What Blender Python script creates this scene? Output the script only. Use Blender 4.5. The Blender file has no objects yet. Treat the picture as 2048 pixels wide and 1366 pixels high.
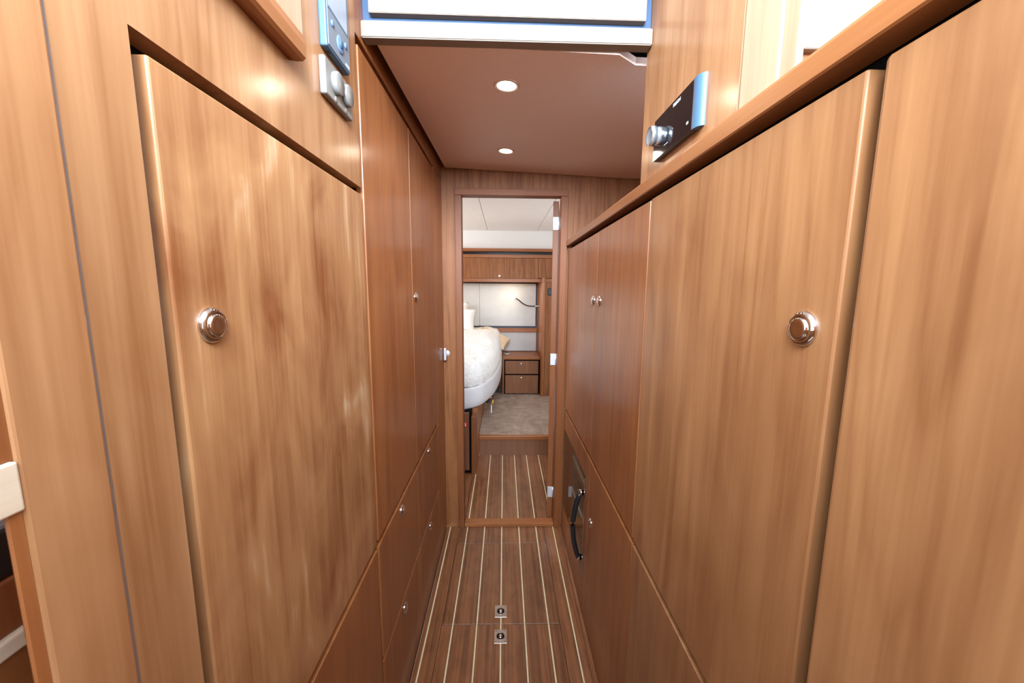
import bpy, bmesh, math, random
from mathutils import Vector, Matrix
random.seed(7)
SC = bpy.context.scene
COL = SC.collection

# ------------------------------------------------------------------ camera, sky, lights, exposure
cam_d = bpy.data.cameras.new('camera'); cam = bpy.data.objects.new('camera', cam_d); COL.objects.link(cam)
RT = Vector((0.99976517, -0.02017646, 0.00790661))
UP = Vector((-0.00506522, 0.13717672, 0.99053364))
FW = Vector((0.02107006, 0.99034108, -0.13704231))
CM = Matrix(((RT.x, UP.x, -FW.x, 0), (RT.y, UP.y, -FW.y, 0), (RT.z, UP.z, -FW.z, 1.3), (0, 0, 0, 1)))
cam.matrix_world = CM
cam_d.sensor_width = 36.0; cam_d.lens = 769.13 / 2048 * 36.0
cam_d.clip_start = 0.02; cam_d.clip_end = 60
SC.camera = cam

world = bpy.data.worlds.new('overcast_sky'); SC.world = world; world.use_nodes = True
bg = world.node_tree.nodes['Background']
bg.inputs[0].default_value = (0.78, 0.92, 1.08, 1); bg.inputs[1].default_value = 6.0

def area(name, loc, target, sx, sy, power, color=(1, 1, 1), spread=math.pi):
    d = bpy.data.lights.new(name, 'AREA'); d.shape = 'RECTANGLE'; d.size = sx; d.size_y = sy
    d.energy = power; d.color = color; d.spread = spread
    o = bpy.data.objects.new(name, d); COL.objects.link(o); o.location = loc
    o.rotation_euler = (Vector(target) - Vector(loc)).to_track_quat('-Z', 'Y').to_euler()
    return o
# added daylight lamp, unseen, above and behind the photographer; narrow spread spares lower walls
area('added_aft_daylight', (0.0, -0.40, 2.02), (0.0, 0.8, 1.98), 0.7, 0.5, 58, (0.76, 0.93, 1.12), math.radians(112))
# daylight of the bedroom's side windows
area('bedroom_daylight_left', (-1.72, 3.2, 1.5), (0.3, 3.4, 1.0), 1.2, 0.5, 30, (0.95, 0.98, 1.0))
area('bedroom_daylight_right', (1.15, 2.75, 1.45), (-0.4, 3.4, 0.9), 0.7, 0.5, 12, (0.95, 0.98, 1.0))

SC.view_settings.view_transform = 'Standard'; SC.view_settings.look = 'None'
SC.view_settings.gamma = 1.0; SC.view_settings.exposure = 0.0
SC.view_settings.use_curve_mapping = False

# ------------------------------------------------------------------ materials
def new_mat(name):
    m = bpy.data.materials.new(name); m.use_nodes = True
    nt = m.node_tree; return m, nt, nt.nodes['Principled BSDF']

def plain(name, col, rough=0.5, metal=0.0, spec=0.5, coat=0.0, emit=None, estr=0.0, vary=0.06, vscale=40.0):
    m, nt, b = new_mat(name)
    tc = nt.nodes.new('ShaderNodeTexCoord'); n = nt.nodes.new('ShaderNodeTexNoise')
    n.inputs['Scale'].default_value = vscale; n.inputs['Detail'].default_value = 3
    nt.links.new(tc.outputs['Object'], n.inputs['Vector'])
    r = nt.nodes.new('ShaderNodeValToRGB')
    r.color_ramp.elements[0].position = 0.3; r.color_ramp.elements[1].position = 0.7
    r.color_ramp.elements[0].color = (*[c * (1 - vary) for c in col], 1)
    r.color_ramp.elements[1].color = (*[min(1, c * (1 + vary)) for c in col], 1)
    nt.links.new(n.outputs['Fac'], r.inputs['Fac']); nt.links.new(r.outputs['Color'], b.inputs['Base Color'])
    b.inputs['Roughness'].default_value = rough; b.inputs['Metallic'].default_value = metal
    b.inputs['Specular IOR Level'].default_value = spec; b.inputs['Coat Weight'].default_value = coat
    if emit:
        b.inputs['Emission Color'].default_value = (*emit, 1); b.inputs['Emission Strength'].default_value = estr
    return m

def wood(name, axis, dark, light, rough=0.3, across=34.0, along=1.3, blotch=0.35, lines=0.3, spec=0.5, coat=0.0, bl_scale=4.5, flash=None):
    """grain runs along `axis` ('X','Y','Z') of the object's own space"""
    m, nt, b = new_mat(name); N = nt.nodes.new; L = nt.links.new
    tc = N('ShaderNodeTexCoord'); oi = N('ShaderNodeObjectInfo')
    mul = N('ShaderNodeVectorMath'); mul.operation = 'SCALE'; mul.inputs[0].default_value = (13.7, 9.1, 17.3)
    L(oi.outputs['Random'], mul.inputs['Scale'])
    add = N('ShaderNodeVectorMath'); add.operation = 'ADD'
    L(tc.outputs['Object'], add.inputs[0]); L(mul.outputs[0], add.inputs[1])
    def mapped(ac, al):
        mp = N('ShaderNodeMapping'); s = [ac, ac, ac]; s['XYZ'.index(axis)] = al
        mp.inputs['Scale'].default_value = s; L(add.outputs[0], mp.inputs['Vector']); return mp
    def noise(mp, detail, dist=0.0, rgh=0.5):
        n = N('ShaderNodeTexNoise'); n.inputs['Scale'].default_value = 1; n.inputs['Detail'].default_value = detail
        n.inputs['Distortion'].default_value = dist; n.inputs['Roughness'].default_value = rgh
        L(mp.outputs[0], n.inputs['Vector']); return n.outputs['Fac']
    def math_(op, a, bb, c=None):
        k = N('ShaderNodeMath'); k.operation = op
        for i, v in enumerate((a, bb, c)):
            if v is None: continue
            if isinstance(v, (int, float)): k.inputs[i].default_value = v
            else: L(v, k.inputs[i])
        return k.outputs[0]
    fine = noise(mapped(across, along), 5, 0.2, 0.6)
    pores = noise(mapped(across * 6, along * 5), 2)
    big = noise(mapped(bl_scale * 1.3, along * 0.42), 2, 0.35)
    bl = noise(mapped(bl_scale * 2.0, bl_scale * 0.9), 4, 0.8)
    rings = math_('PINGPONG', math_('MULTIPLY', big, 9.0), 0.5)          # cathedral growth lines
    rings = math_('POWER', math_('MULTIPLY', rings, 2.0), 2.5)
    f = math_('MULTIPLY', fine, 0.9)
    f = math_('ADD', f, math_('MULTIPLY', math_('SUBTRACT', bl, 0.5), blotch * 2.2))
    f = math_('SUBTRACT', f, math_('MULTIPLY', rings, lines * 0.55))
    f = math_('ADD', f, math_('MULTIPLY', math_('SUBTRACT', pores, 0.5), 0.35))
    r = N('ShaderNodeValToRGB')
    r.color_ramp.elements[0].position = 0.02; r.color_ramp.elements[0].color = (*dark, 1)
    r.color_ramp.elements[1].position = 0.80; r.color_ramp.elements[1].color = (*light, 1)
    if flash:
        e = r.color_ramp.elements.new(1.0); e.color = (*flash, 1); r.color_ramp.elements[1].position = 0.66
    L(f, r.inputs['Fac'])
    hsv = N('ShaderNodeHueSaturation')
    L(r.outputs['Color'], hsv.inputs['Color'])
    L(math_('ADD', math_('MULTIPLY', oi.outputs['Random'], 0.14), 0.93), hsv.inputs['Value'])
    L(hsv.outputs['Color'], b.inputs['Base Color'])
    b.inputs['Roughness'].default_value = rough; b.inputs['Specular IOR Level'].default_value = spec
    b.inputs['Coat Weight'].default_value = coat; b.inputs['Coat Roughness'].default_value = 0.19
    bp = N('ShaderNodeBump'); bp.inputs['Strength'].default_value = 0.05; bp.inputs['Distance'].default_value = 0.001
    L(pores, bp.inputs['Height']); L(bp.outputs['Normal'], b.inputs['Normal'])
    return m

CD, CL = (0.195, 0.053, 0.0125), (0.365, 0.130, 0.036)
W_Z = wood('cherry_upright', 'Z', CD, CL, rough=0.5, blotch=0.30, spec=0.45, coat=0.38)
W_Zf = wood('cherry_upright_figured', 'Z', (0.21, 0.064, 0.0165), (0.43, 0.207, 0.083), rough=0.5, blotch=0.75, bl_scale=5.0, lines=0.10, flash=(0.60, 0.43, 0.26), spec=0.45, coat=0.38)
W_Zs = wood('cherry_upright_lit_wall', 'Z', (0.24, 0.088, 0.026), (0.45, 0.225, 0.098), rough=0.5, blotch=0.35, lines=0.35, spec=0.45, coat=0.38)  # paler cherry copy; strong light on near and upper boards put into the colour
W_Zr = wood('cherry_upright_lit_right', 'Z', (0.20, 0.071, 0.0215), (0.38, 0.176, 0.068), rough=0.5, blotch=0.35, lines=0.35, spec=0.45, coat=0.38)  # paler copy of the same cherry, brighter light on near right doors painted in
W_Y = wood('cherry_lengthwise', 'Y', (0.19, 0.056, 0.013), (0.33, 0.122, 0.036), rough=0.4, blotch=0.15, lines=0.15)
W_X = wood('cherry_crosswise', 'X', CD, CL, rough=0.42, blotch=0.2, lines=0.2)
W_edge = wood('cherry_edge', 'Y', (0.30, 0.10, 0.03), (0.50, 0.20, 0.07), rough=0.35, blotch=0.1, lines=0.1)
W_bulk = wood('bulkhead_veneer', 'Z', (0.16, 0.050, 0.014), (0.34, 0.135, 0.046), rough=0.55, spec=0.3, blotch=0.2, lines=0.5, across=40, bl_scale=9)
W_frame = wood('door_frame_mahogany', 'Z', (0.15, 0.042, 0.0115), (0.26, 0.088, 0.028), rough=0.5, spec=0.3, blotch=0.1, lines=0.1)
W_frameX = wood('door_frame_mahogany_head', 'X', (0.15, 0.042, 0.0115), (0.26, 0.088, 0.028), rough=0.5, spec=0.3, blotch=0.1, lines=0.1)
W_dark = wood('walnut_drawer', 'Z', (0.12, 0.045, 0.018), (0.25, 0.10, 0.045), rough=0.35, blotch=0.1, lines=0.1)
TEAK = wood('teak_plank', 'Y', (0.095, 0.033, 0.014), (0.35, 0.138, 0.052), rough=0.36, across=75, along=0.7, blotch=0.25, lines=0.45, bl_scale=12)
PALE = wood('bleached_maple', 'X', (0.16, 0.118, 0.082), (0.235, 0.185, 0.14), rough=0.6, spec=0.3, blotch=0.15, lines=0.1)
PALE_Z = wood('pale_cherry_upright', 'Z', (0.29, 0.175, 0.09), (0.46, 0.32, 0.20), rough=0.5, blotch=0.2, lines=0.15)
W_Zp = wood('ash_panel', 'Z', (0.17, 0.115, 0.07), (0.25, 0.185, 0.125), rough=0.6, blotch=0.2, lines=0.3, spec=0.3)
PALE_Y = wood('pale_maple_lengthwise', 'Y', (0.52, 0.38, 0.25), (0.74, 0.60, 0.44), rough=0.35, blotch=0.15, lines=0.1)
STRIP = plain('maple_inlay', (0.78, 0.67, 0.42), 0.4, vary=0.08)
CHROME = plain('chrome', (0.66, 0.65, 0.65), 0.08, 1.0, vary=0.01)
SATIN = plain('satin_chrome', (0.74, 0.75, 0.77), 0.38, 0.6, vary=0.01)
STEEL = plain('brushed_steel', (0.50, 0.42, 0.37), 0.32, 0.9, vary=0.12, vscale=120)
SILVER = plain('silver_plastic', (0.20, 0.185, 0.165), 0.4, 0.1, vary=0.02)
BLACK = plain('black_cavity', (0.004, 0.003, 0.003), 0.9, spec=0.1)
BLACKP = plain('black_plastic', (0.012, 0.011, 0.012), 0.35)
GLOSSBLACK = plain('black_glass', (0.006, 0.005, 0.006), 0.06, spec=0.6)
OVENGLASS = plain('dark_oven_glass', (0.012, 0.007, 0.006), 0.05, spec=0.4)
BLUEPL = plain('daylight_tinted_plastic', (0.045, 0.095, 0.15), 0.5, 0.0, vary=0.03)  # blue tint stands in for daylight reflected on the sides
GREYPL = plain('grey_plastic', (0.15, 0.165, 0.185), 0.5, 0.0, vary=0.03)
KEYBLUE = plain('pale_blue_key', (0.11, 0.17, 0.28), 0.4, 0.0, vary=0.03)
SCREEN = plain('grey_display', (0.27, 0.29, 0.33), 0.3, vary=0.03)
BLUE = plain('blue_gap_reflection', (0.018, 0.045, 0.095), 0.6, vary=0.1)  # blue daylight reflected in the dark gap, put into the colour
VINYL = plain('padded_vinyl', (0.76, 0.58, 0.49), 0.5, vary=0.03, vscale=160)
CREAM = plain('cream_headliner', (0.80, 0.74, 0.69), 0.6, vary=0.02, vscale=20)
WHITEW = plain('white_panel', (0.84, 0.83, 0.81), 0.55, vary=0.01)
GREYUP = plain('grey_upholstery', (0.50, 0.46, 0.43), 0.7, vary=0.03, vscale=200)
CREAMUP = plain('cream_upholstery', (0.53, 0.51, 0.48), 0.55, vary=0.03, vscale=14)
BEDBASE = plain('white_leatherette', (0.60, 0.585, 0.585), 0.4, vary=0.02)
LINEN = plain('white_linen', (0.80, 0.77, 0.73), 0.85, vary=0.03)
TAN = plain('tan_quilted_cotton', (0.62, 0.44, 0.27), 0.8, vary=0.12, vscale=60)
LAMPGLOW = plain('lamp_glow', (1, 1, 1), 0.4, emit=(1.0, 0.90, 0.76), estr=22.0)
BULBGLOW = plain('reading_bulb', (1, 1, 1), 0.4, emit=(1.0, 0.88, 0.66), estr=40.0)
LEDGLOW = plain('led_strip', (1, 1, 1), 0.4, emit=(1.0, 0.82, 0.58), estr=2.0)
REDS = plain('red_sticker', (0.50, 0.01, 0.02), 0.4)
WHITES = plain('white_print', (0.85, 0.85, 0.85), 0.5, vary=0.01)
RUBBER = plain('grey_sealant', (0.16, 0.115, 0.10), 0.5, vary=0.1)
ORANGE = plain('orange_sleeve', (0.7, 0.16, 0.03), 0.5)
YELLOW = plain('yellow_cable', (0.75, 0.42, 0.04), 0.5)

def duvet_mat():
    m, nt, b = new_mat('quilted_duvet'); N = nt.nodes.new; L = nt.links.new
    tc = N('ShaderNodeTexCoord')
    n = N('ShaderNodeTexNoise'); n.inputs['Scale'].default_value = 5; n.inputs['Detail'].default_value = 3
    L(tc.outputs['Object'], n.inputs['Vector'])
    v = N('ShaderNodeTexVoronoi'); v.feature = 'DISTANCE_TO_EDGE'; v.inputs['Scale'].default_value = 14
    mx = N('ShaderNodeMix'); mx.data_type = 'VECTOR'; mx.inputs['Factor'].default_value = 0.25
    L(tc.outputs['Object'], mx.inputs[4]); L(n.outputs['Color'], mx.inputs[5]); L(mx.outputs[1], v.inputs['Vector'])
    r = N('ShaderNodeValToRGB'); r.color_ramp.elements[0].position = 0.0; r.color_ramp.elements[1].position = 0.05
    r.color_ramp.elements[0].color = (0.68, 0.635, 0.57, 1); r.color_ramp.elements[1].color = (0.80, 0.775, 0.735, 1)
    L(v.outputs['Distance'], r.inputs['Fac']); L(r.outputs['Color'], b.inputs['Base Color'])
    b.inputs['Roughness'].default_value = 0.8
    bp = N('ShaderNodeBump'); bp.inputs['Strength'].default_value = 0.35; bp.inputs['Distance'].default_value = 0.01
    L(r.outputs['Color'], bp.inputs['Height']); L(bp.outputs['Normal'], b.inputs['Normal'])
    return m
DUVET = duvet_mat()

def carpet_mat():
    m, nt, b = new_mat('plush_carpet'); N = nt.nodes.new; L = nt.links.new
    tc = N('ShaderNodeTexCoord')
    n1 = N('ShaderNodeTexNoise'); n1.inputs['Scale'].default_value = 7; n1.inputs['Detail'].default_value = 6; n1.inputs['Distortion'].default_value = 1.2
    n2 = N('ShaderNodeTexNoise'); n2.inputs['Scale'].default_value = 220; n2.inputs['Detail'].default_value = 2
    for n in (n1, n2): L(tc.outputs['Object'], n.inputs['Vector'])
    mx = N('ShaderNodeMath'); mx.operation = 'MULTIPLY_ADD'; mx.inputs[1].default_value = 0.45
    L(n2.outputs['Fac'], mx.inputs[0]); 
    s = N('ShaderNodeMath'); s.operation = 'MULTIPLY'; s.inputs[1].default_value = 0.7; L(n1.outputs['Fac'], s.inputs[0]); L(s.outputs[0], mx.inputs[2])
    r = N('ShaderNodeValToRGB'); r.color_ramp.elements[0].position = 0.35; r.color_ramp.elements[1].position = 0.75
    r.color_ramp.elements[0].color = (0.22, 0.145, 0.105, 1); r.color_ramp.elements[1].color = (0.47, 0.35, 0.27, 1)
    L(mx.outputs[0], r.inputs['Fac']); L(r.outputs['Color'], b.inputs['Base Color'])
    b.inputs['Roughness'].default_value = 1.0; b.inputs['Specular IOR Level'].default_value = 0.1
    bp = N('ShaderNodeBump'); bp.inputs['Strength'].default_value = 0.9; bp.inputs['Distance'].default_value = 0.006
    L(n2.outputs['Fac'], bp.inputs['Height']); L(bp.outputs['Normal'], b.inputs['Normal'])
    return m
CARPET = carpet_mat()

# ------------------------------------------------------------------ helpers
def put(name, bm, mat, parent=None, smooth=False, label=None, stuff=False):
    """link bm (world coordinates) as one mesh object; under a parent it keeps its place"""
    if parent is not None:
        off = parent['_w'] if '_w' in parent else (0, 0, 0)
        bmesh.ops.translate(bm, vec=-Vector(off), verts=bm.verts)
    bmesh.ops.recalc_face_normals(bm, faces=bm.faces)
    me = bpy.data.meshes.new(name); bm.to_mesh(me); bm.free()
    for mm in (mat if isinstance(mat, (list, tuple)) else [mat]): me.materials.append(mm)
    if smooth:
        for p in me.polygons: p.use_smooth = True
    o = bpy.data.objects.new(name, me); COL.objects.link(o)
    if parent is not None:
        o.parent = parent; o['_w'] = parent['_w'] if '_w' in parent else (0.0, 0.0, 0.0)
    if label: o['label'] = label
    if stuff: o['kind'] = 'stuff'
    return o

def thing(name, label, cat, loc=(0, 0, 0), group=None):
    o = bpy.data.objects.new(name, None); COL.objects.link(o); o.location = loc
    o.empty_display_size = 0.05
    o['_w'] = tuple(float(v) for v in loc); o['label'] = label; o['category'] = cat
    if group: o['group'] = group
    return o

def tag(o, label, cat, group=None):
    o['label'] = label; o['category'] = cat
    if group: o['group'] = group
    return o

def struct(name, bm, mat, smooth=False):
    o = put(name, bm, mat, None, smooth); o['kind'] = 'structure'; return o

def struct_root(name, loc=(0, 0, 0)):
    o = bpy.data.objects.new(name, None); COL.objects.link(o); o.location = loc; o['_w'] = tuple(float(v) for v in loc)
    o['kind'] = 'structure'; return o

def add_box(bm, x0, x1, y0, y1, z0, z1, bev=0.0, seg=2):
    b2 = bmesh.new(); bmesh.ops.create_cube(b2, size=1)
    bmesh.ops.scale(b2, vec=(abs(x1 - x0), abs(y1 - y0), abs(z1 - z0)), verts=b2.verts)
    bmesh.ops.translate(b2, vec=((x0 + x1) / 2, (y0 + y1) / 2, (z0 + z1) / 2), verts=b2.verts)
    if bev > 0:
        bmesh.ops.bevel(b2, geom=b2.edges[:], offset=bev, segments=seg, profile=0.5, affect='EDGES')
    tmp = bpy.data.meshes.new('tmp'); b2.to_mesh(tmp); b2.free(); bm.from_mesh(tmp); bpy.data.meshes.remove(tmp)

def bx(x0, x1, y0, y1, z0, z1, bev=0.0, seg=2):
    bm = bmesh.new(); add_box(bm, x0, x1, y0, y1, z0, z1, bev, seg); return bm

def add_lathe(bm, prof, seg=32, mat=None, M=None):
    """prof: list of (r, h) about +Z, closed with end caps where r==0"""
    rings = []; new = []
    for r, h in prof:
        if r < 1e-6:
            v = [bm.verts.new((0, 0, h))]
        else:
            v = [bm.verts.new((r * math.cos(2 * math.pi * i / seg), r * math.sin(2 * math.pi * i / seg), h)) for i in range(seg)]
        rings.append(v); new += v
    for a, b in zip(rings, rings[1:]):
        for i in range(seg):
            j = (i + 1) % seg
            if len(a) == 1 and len(b) == 1: continue
            if len(a) == 1: f = bm.faces.new((a[0], b[i], b[j]))
            elif len(b) == 1: f = bm.faces.new((a[i], a[j], b[0]))
            else: f = bm.faces.new((a[i], a[j], b[j], b[i]))
            f.smooth = True
            if mat is not None: f.material_index = mat
    if M is not None: bmesh.ops.transform(bm, matrix=M, verts=new)
    return new

def add_tube(bm, pts, rad, seg=10, mat=None):
    pts = [Vector(p) for p in pts]; rings = []
    n = len(pts); rads = rad if isinstance(rad, (list, tuple)) else [rad] * n
    ref = Vector((0, 0, 1))
    for i, p in enumerate(pts):
        t = (pts[min(i + 1, n - 1)] - pts[max(i - 1, 0)]).normalized()
        u = t.cross(ref)
        if u.length < 1e-3: u = t.cross(Vector((1, 0, 0)))
        u.normalize(); v = t.cross(u)
        rings.append([bm.verts.new(p + (u * math.cos(2 * math.pi * k / seg) + v * math.sin(2 * math.pi * k / seg)) * rads[i]) for k in range(seg)])
    for a, b in zip(rings, rings[1:]):
        for k in range(seg):
            f = bm.faces.new((a[k], a[(k + 1) % seg], b[(k + 1) % seg], b[k])); f.smooth = True
            if mat is not None: f.material_index = mat
    for r in (rings[0], rings[-1]):
        f = bm.faces.new(r)
        if mat is not None: f.material_index = mat

def prism(poly, axis, a, b):
    """extrude a polygon given in the two other axes along axis between a and b"""
    bm = bmesh.new(); i = 'XYZ'.index(axis)
    def P(p, t):
        c = list(p); c.insert(i, t); return c
    va = [bm.verts.new(P(p, a)) for p in poly]; vb = [bm.verts.new(P(p, b)) for p in poly]
    bm.faces.new(va); bm.faces.new(vb[::-1])
    for k in range(len(poly)):
        j = (k + 1) % len(poly); bm.faces.new((va[k], vb[k], vb[j], va[j]))
    return bm

# push-button knob: chrome dished rosette with a raised button (one mesh, shared by all)
def knob_mesh():
    bm = bmesh.new()
    add_lathe(bm, [(0, 0), (0.0185, 0), (0.0192, 0.0012), (0.0186, 0.0032), (0.0165, 0.0055), (0.0145, 0.0064), (0.0130, 0.0060),
                   (0.0122, 0.0048), (0.0120, 0.0048), (0.0119, 0.0070), (0.0110, 0.0082), (0.0095, 0.0085), (0.005, 0.0083), (0, 0.0082)], 40)
    me = bpy.data.meshes.new('knob'); bm.to_mesh(me); bm.free(); me.materials.append(CHROME); return me
KNOB = knob_mesh()
def knob(parent, x, y, z, direction, scale=1.0):
    o = bpy.data.objects.new('knob', KNOB); COL.objects.link(o); o.parent = parent
    o.location = Vector((x, y, z)) - Vector(parent['_w'])
    o.rotation_euler = Vector(direction).to_track_quat('Z', 'Y').to_euler(); o.scale = (scale,) * 3
    o['label'] = 'chrome push-button knob'
    return o
XL, XR = -0.308, 0.318
TH = 0.018
YB = -0.9          # corridor end behind the photographer
ZN, ZM, ZQ = 1.86, 1.93, 1.80   # unseen wall tops, stepped down towards the photographer to let in sky light
ZT = 1.95          # top of the corridor walls
YF, YF2 = 1.96, 2.0

# ------------------------------------------------------------------ floor: teak planks with maple inlay strips
SUB = plain('dark_subfloor', (0.02, 0.009, 0.005), 0.8)
floor = struct('floor', bx(-0.33, 0.34, YB, 2.88, -0.05, -0.011), SUB)
floor['_w'] = (0.0, 0.0, 0.0)
SX = [-0.0065 + 0.0933 * k for k in range(-3, 4)]
SW = 0.0025
def plank(parent, x0, x1, y0, y1, name='plank', mat=None):
    return put(name, bx(x0, x1, y0, y1, -0.0105, 0.0, 0.0006, 1), mat or TEAK, parent)
def deck(parent, x0, x1, y0, y1):
    edges = [x0] + [v for s in SX if x0 + 0.004 < s < x1 - 0.004 for v in (s - SW, s + SW)] + [x1]
    for i in range(0, len(edges), 2):
        plank(parent, edges[i], edges[i + 1], y0, y1)
    for s in SX:
        if x0 + 0.004 < s < x1 - 0.004:
            put('inlay_strip', bx(s - SW, s + SW, y0, y1, -0.0105, -0.0002), STRIP, parent)
HX0, HX1 = -0.2355, 0.2240
deck(floor, -0.3060, HX0 - 0.0016, YB, 1.9595)
deck(floor, HX1 + 0.0016, 0.3155, YB, 1.9595)
deck(floor, HX0 - 0.0010, HX1 + 0.0010, 1.8205, 1.9595)
deck(floor, -0.213, 0.284, 2.004, 2.878)
deck(floor, -0.328, -0.2145, 2.014, 2.878)
deck(floor, 0.2855, 0.338, 2.014, 2.878)
deck(floor, HX0, HX1, YB, 0.420)
def hatch(y0, y1, latch_y, label):
    t = thing('floor_hatch', label, 'floor hatch', (0, (y0 + y1) / 2, -0.011), 'floor hatches of the corridor')
    deck(t, HX0, HX1, y0, y1)
    # flush latch: square plate with four screws, round recess and lifting ring
    yc = latch_y; xc = -0.0072
    bm = bmesh.new(); add_box(bm, xc - 0.0235, xc + 0.0235, yc - 0.029, yc + 0.029, -0.006, 0.0012, 0.0004, 1)
    pl = put('latch_plate', bm, STEEL, t, label='worn square steel latch plate')
    bm = bmesh.new()
    M = Matrix.Translation((xc, yc, 0.0012))
    add_lathe(bm, [(0.0165, 0.0), (0.0165, 0.0012), (0.0150, 0.0014), (0.0138, 0.0006)], 28, M=M)
    add_lathe(bm, [(0.0138, 0.0006), (0.0128, 0.0001), (0, 0.0001)], 28, mat=1, M=M)
    put('latch_recess', bm, [STEEL, BLACK], t)
    bm = bmesh.new()
    M = Matrix.Translation((xc, yc - 0.001, 0.0014))
    add_lathe(bm, [(0, 0), (0.0088, 0.0), (0.0092, 0.0012), (0.0080, 0.0030), (0.0050, 0.0040), (0, 0.0044)], 24, M=M)
    put('latch_button', bm, CHROME, t)
    bm = bmesh.new()
    for sx in (-1, 1):
        for sy in (-1, 1):
            add_lathe(bm, [(0, 0.0018), (0.0022, 0.0018), (0.0026, 0.0012)], 10, M=Matrix.Translation((xc + sx * 0.0175, yc + sy * 0.0225, 0)))
    put('latch_screws', bm, GREYPL, t, stuff=True)
    return t
hatch(1.3385, 1.8172, 1.3972, 'far teak floor hatch before the doorway, steel latch at its near edge')
hatch(0.4235, 1.3355, 1.2835, 'near teak floor hatch reaching the bottom of the photo, steel latch at its far edge')

# quarter round along the foot of the right cabinets
pts = [(0.3172, 0.0002)] + [(0.3172 - 0.014 * math.cos(a), 0.0002 + 0.014 * math.sin(a)) for a in [i * math.pi / 12 for i in range(7)]]
struct('baseboard_right', prism(pts, 'Y', -0.115, 1.958), TEAK)

# ------------------------------------------------------------------ bulkhead at the corridor's end with the doorway
DX0, DX1, DZ = -0.211, 0.279, 1.7465          # clear opening
OX0, OX1, OZ = -0.243, 0.312, 1.7785          # outside of the frame
bm = bmesh.new()
add_box(bm, -1.8, OX0 + 0.004, YF, YF2, -0.05, 2.15); add_box(bm, OX1 - 0.004, 1.25, YF, YF2, -0.05, 2.15)
add_box(bm, OX0 + 0.004, OX1 - 0.004, YF, YF2, OZ - 0.004, 2.15)
wf = struct('wall_far', bm, W_bulk); wf['_w'] = (0.0, 0.0, 0.0)
bm = bmesh.new()
for x, z in ((-0.127, 1.790), (-0.005, 1.791), (0.072, 1.791), (0.198, 1.791)):
    add_lathe(bm, [(0, 0.0006), (0.0028, 0.0006), (0.0032, 0)], 10, M=Matrix.Translation((x, YF, z)) @ Matrix.Rotation(math.pi / 2, 4, 'X'))
put('screw_cap', bm, W_dark, wf, stuff=True)
door = struct_root('door_1', (0.03, YF, 0))
put('frame_jamb', bx(OX0, DX0, YF - 0.012, YF2 + 0.012, 0, DZ + 0.0, 0.002), W_frame, door)
put('frame_jamb', bx(DX1, OX1, YF - 0.012, YF2 + 0.012, 0, DZ + 0.0, 0.002), W_frame, door)
put('frame_head', bx(OX0, OX1, YF - 0.012, YF2 + 0.012, DZ + 0.0004, OZ, 0.002), W_frameX, door)
put('threshold', bx(DX0 + 0.0005, DX1 - 0.0005, YF - 0.006, YF2 + 0.004, 0.0002, 0.022, 0.003), W_X, door)
def swing(bm):
    P = Vector((0.2745, 2.016, 0)); bmesh.ops.rotate(bm, cent=P, matrix=Matrix.Rotation(math.radians(-9), 3, 'Z'), verts=bm.verts); return bm
leaf = put('door_leaf', swing(bx(0.247, 0.2745, 2.016, 2.50, 0.012, 1.738, 0.002)), W_frame, door)
for z0 in (1.598, 0.895, 0.140):
    bm = bmesh.new(); add_box(bm, 0.2485, 0.2740, 2.0135, 2.0160, z0, z0 + 0.062, 0.0006, 1)
    add_tube(bm, [(0.2768, 2.0130, z0), (0.2768, 2.0130, z0 + 0.062)], 0.0028, 10)
    for dz in (0.010, 0.031, 0.052):
        add_lathe(bm, [(0, 0.0006), (0.0026, 0.0005), (0.0030, 0)], 10, M=Matrix.Translation((0.258 + (0.006 if dz != 0.031 else -0.002), 2.0135, z0 + dz)) @ Matrix.Rotation(math.pi / 2, 4, 'X'))
    put('hinge', swing(bm), SATIN, leaf, label='bright steel butt hinge')
bm = bmesh.new()
add_box(bm, 0.2385, 0.246, 2.425, 2.445, 0.89, 0.95, 0.002); 
put('leaf_handle', swing(bm), CHROME, leaf, label='small chrome handle')
# turn handle on the bulkhead beside the left wall
t = thing('turn_handle', 'small upright silver turn handle on the far bulkhead left of the doorway', 'handle', (-0.289, YF, 0.966))
bm = bmesh.new()
add_lathe(bm, [(0, 0), (0.016, 0), (0.0165, 0.002), (0.014, 0.004), (0, 0.0045)], 28, M=Matrix.Translation((-0.2930, YF, 0.966)) @ Matrix.Rotation(math.pi / 2, 4, 'X'))
add_tube(bm, [(-0.2930, YF - 0.003, 0.966), (-0.2930, YF - 0.026, 0.966)], 0.005, 12)
put('rosette', bm, SATIN, t)
bm = bmesh.new(); add_box(bm, -0.3045, -0.2915, YF - 0.036, YF - 0.026, 0.934, 0.998, 0.004, 3)
put('lever', bm, SATIN, t)

# ------------------------------------------------------------------ corridor ceiling, beam and the panel over it
def cz(x, y):
    t = (y - 0.936) / 1.024
    return (1.8375 - 0.031 * (x + 0.289)) * (1 - t) + (1.873 - 0.0447 * (x + 0.289)) * t
bm = bmesh.new(); nx, ny = 20, 12; low = []; top = []
for i in range(nx + 1):
    x = -0.2875 + 0.9875 * i / nx; y0 = 0.938 if x < 0.285 else (0.950 if x < 0.305 else 0.976); y1 = 1.952 - max(0.0, x - 0.632) * 0.6
    low.append([bm.verts.new((x, y0 + (y1 - y0) * j / ny, cz(x, y0 + (y1 - y0) * j / ny))) for j in range(ny + 1)])
    top.append([bm.verts.new((v.co.x, v.co.y, v.co.z + 0.018)) for v in low[-1]])
for g_ in (low, top):
    for i in range(nx):
        for j in range(ny): bm.faces.new((g_[i][j], g_[i + 1][j], g_[i + 1][j + 1], g_[i][j + 1]))
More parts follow.
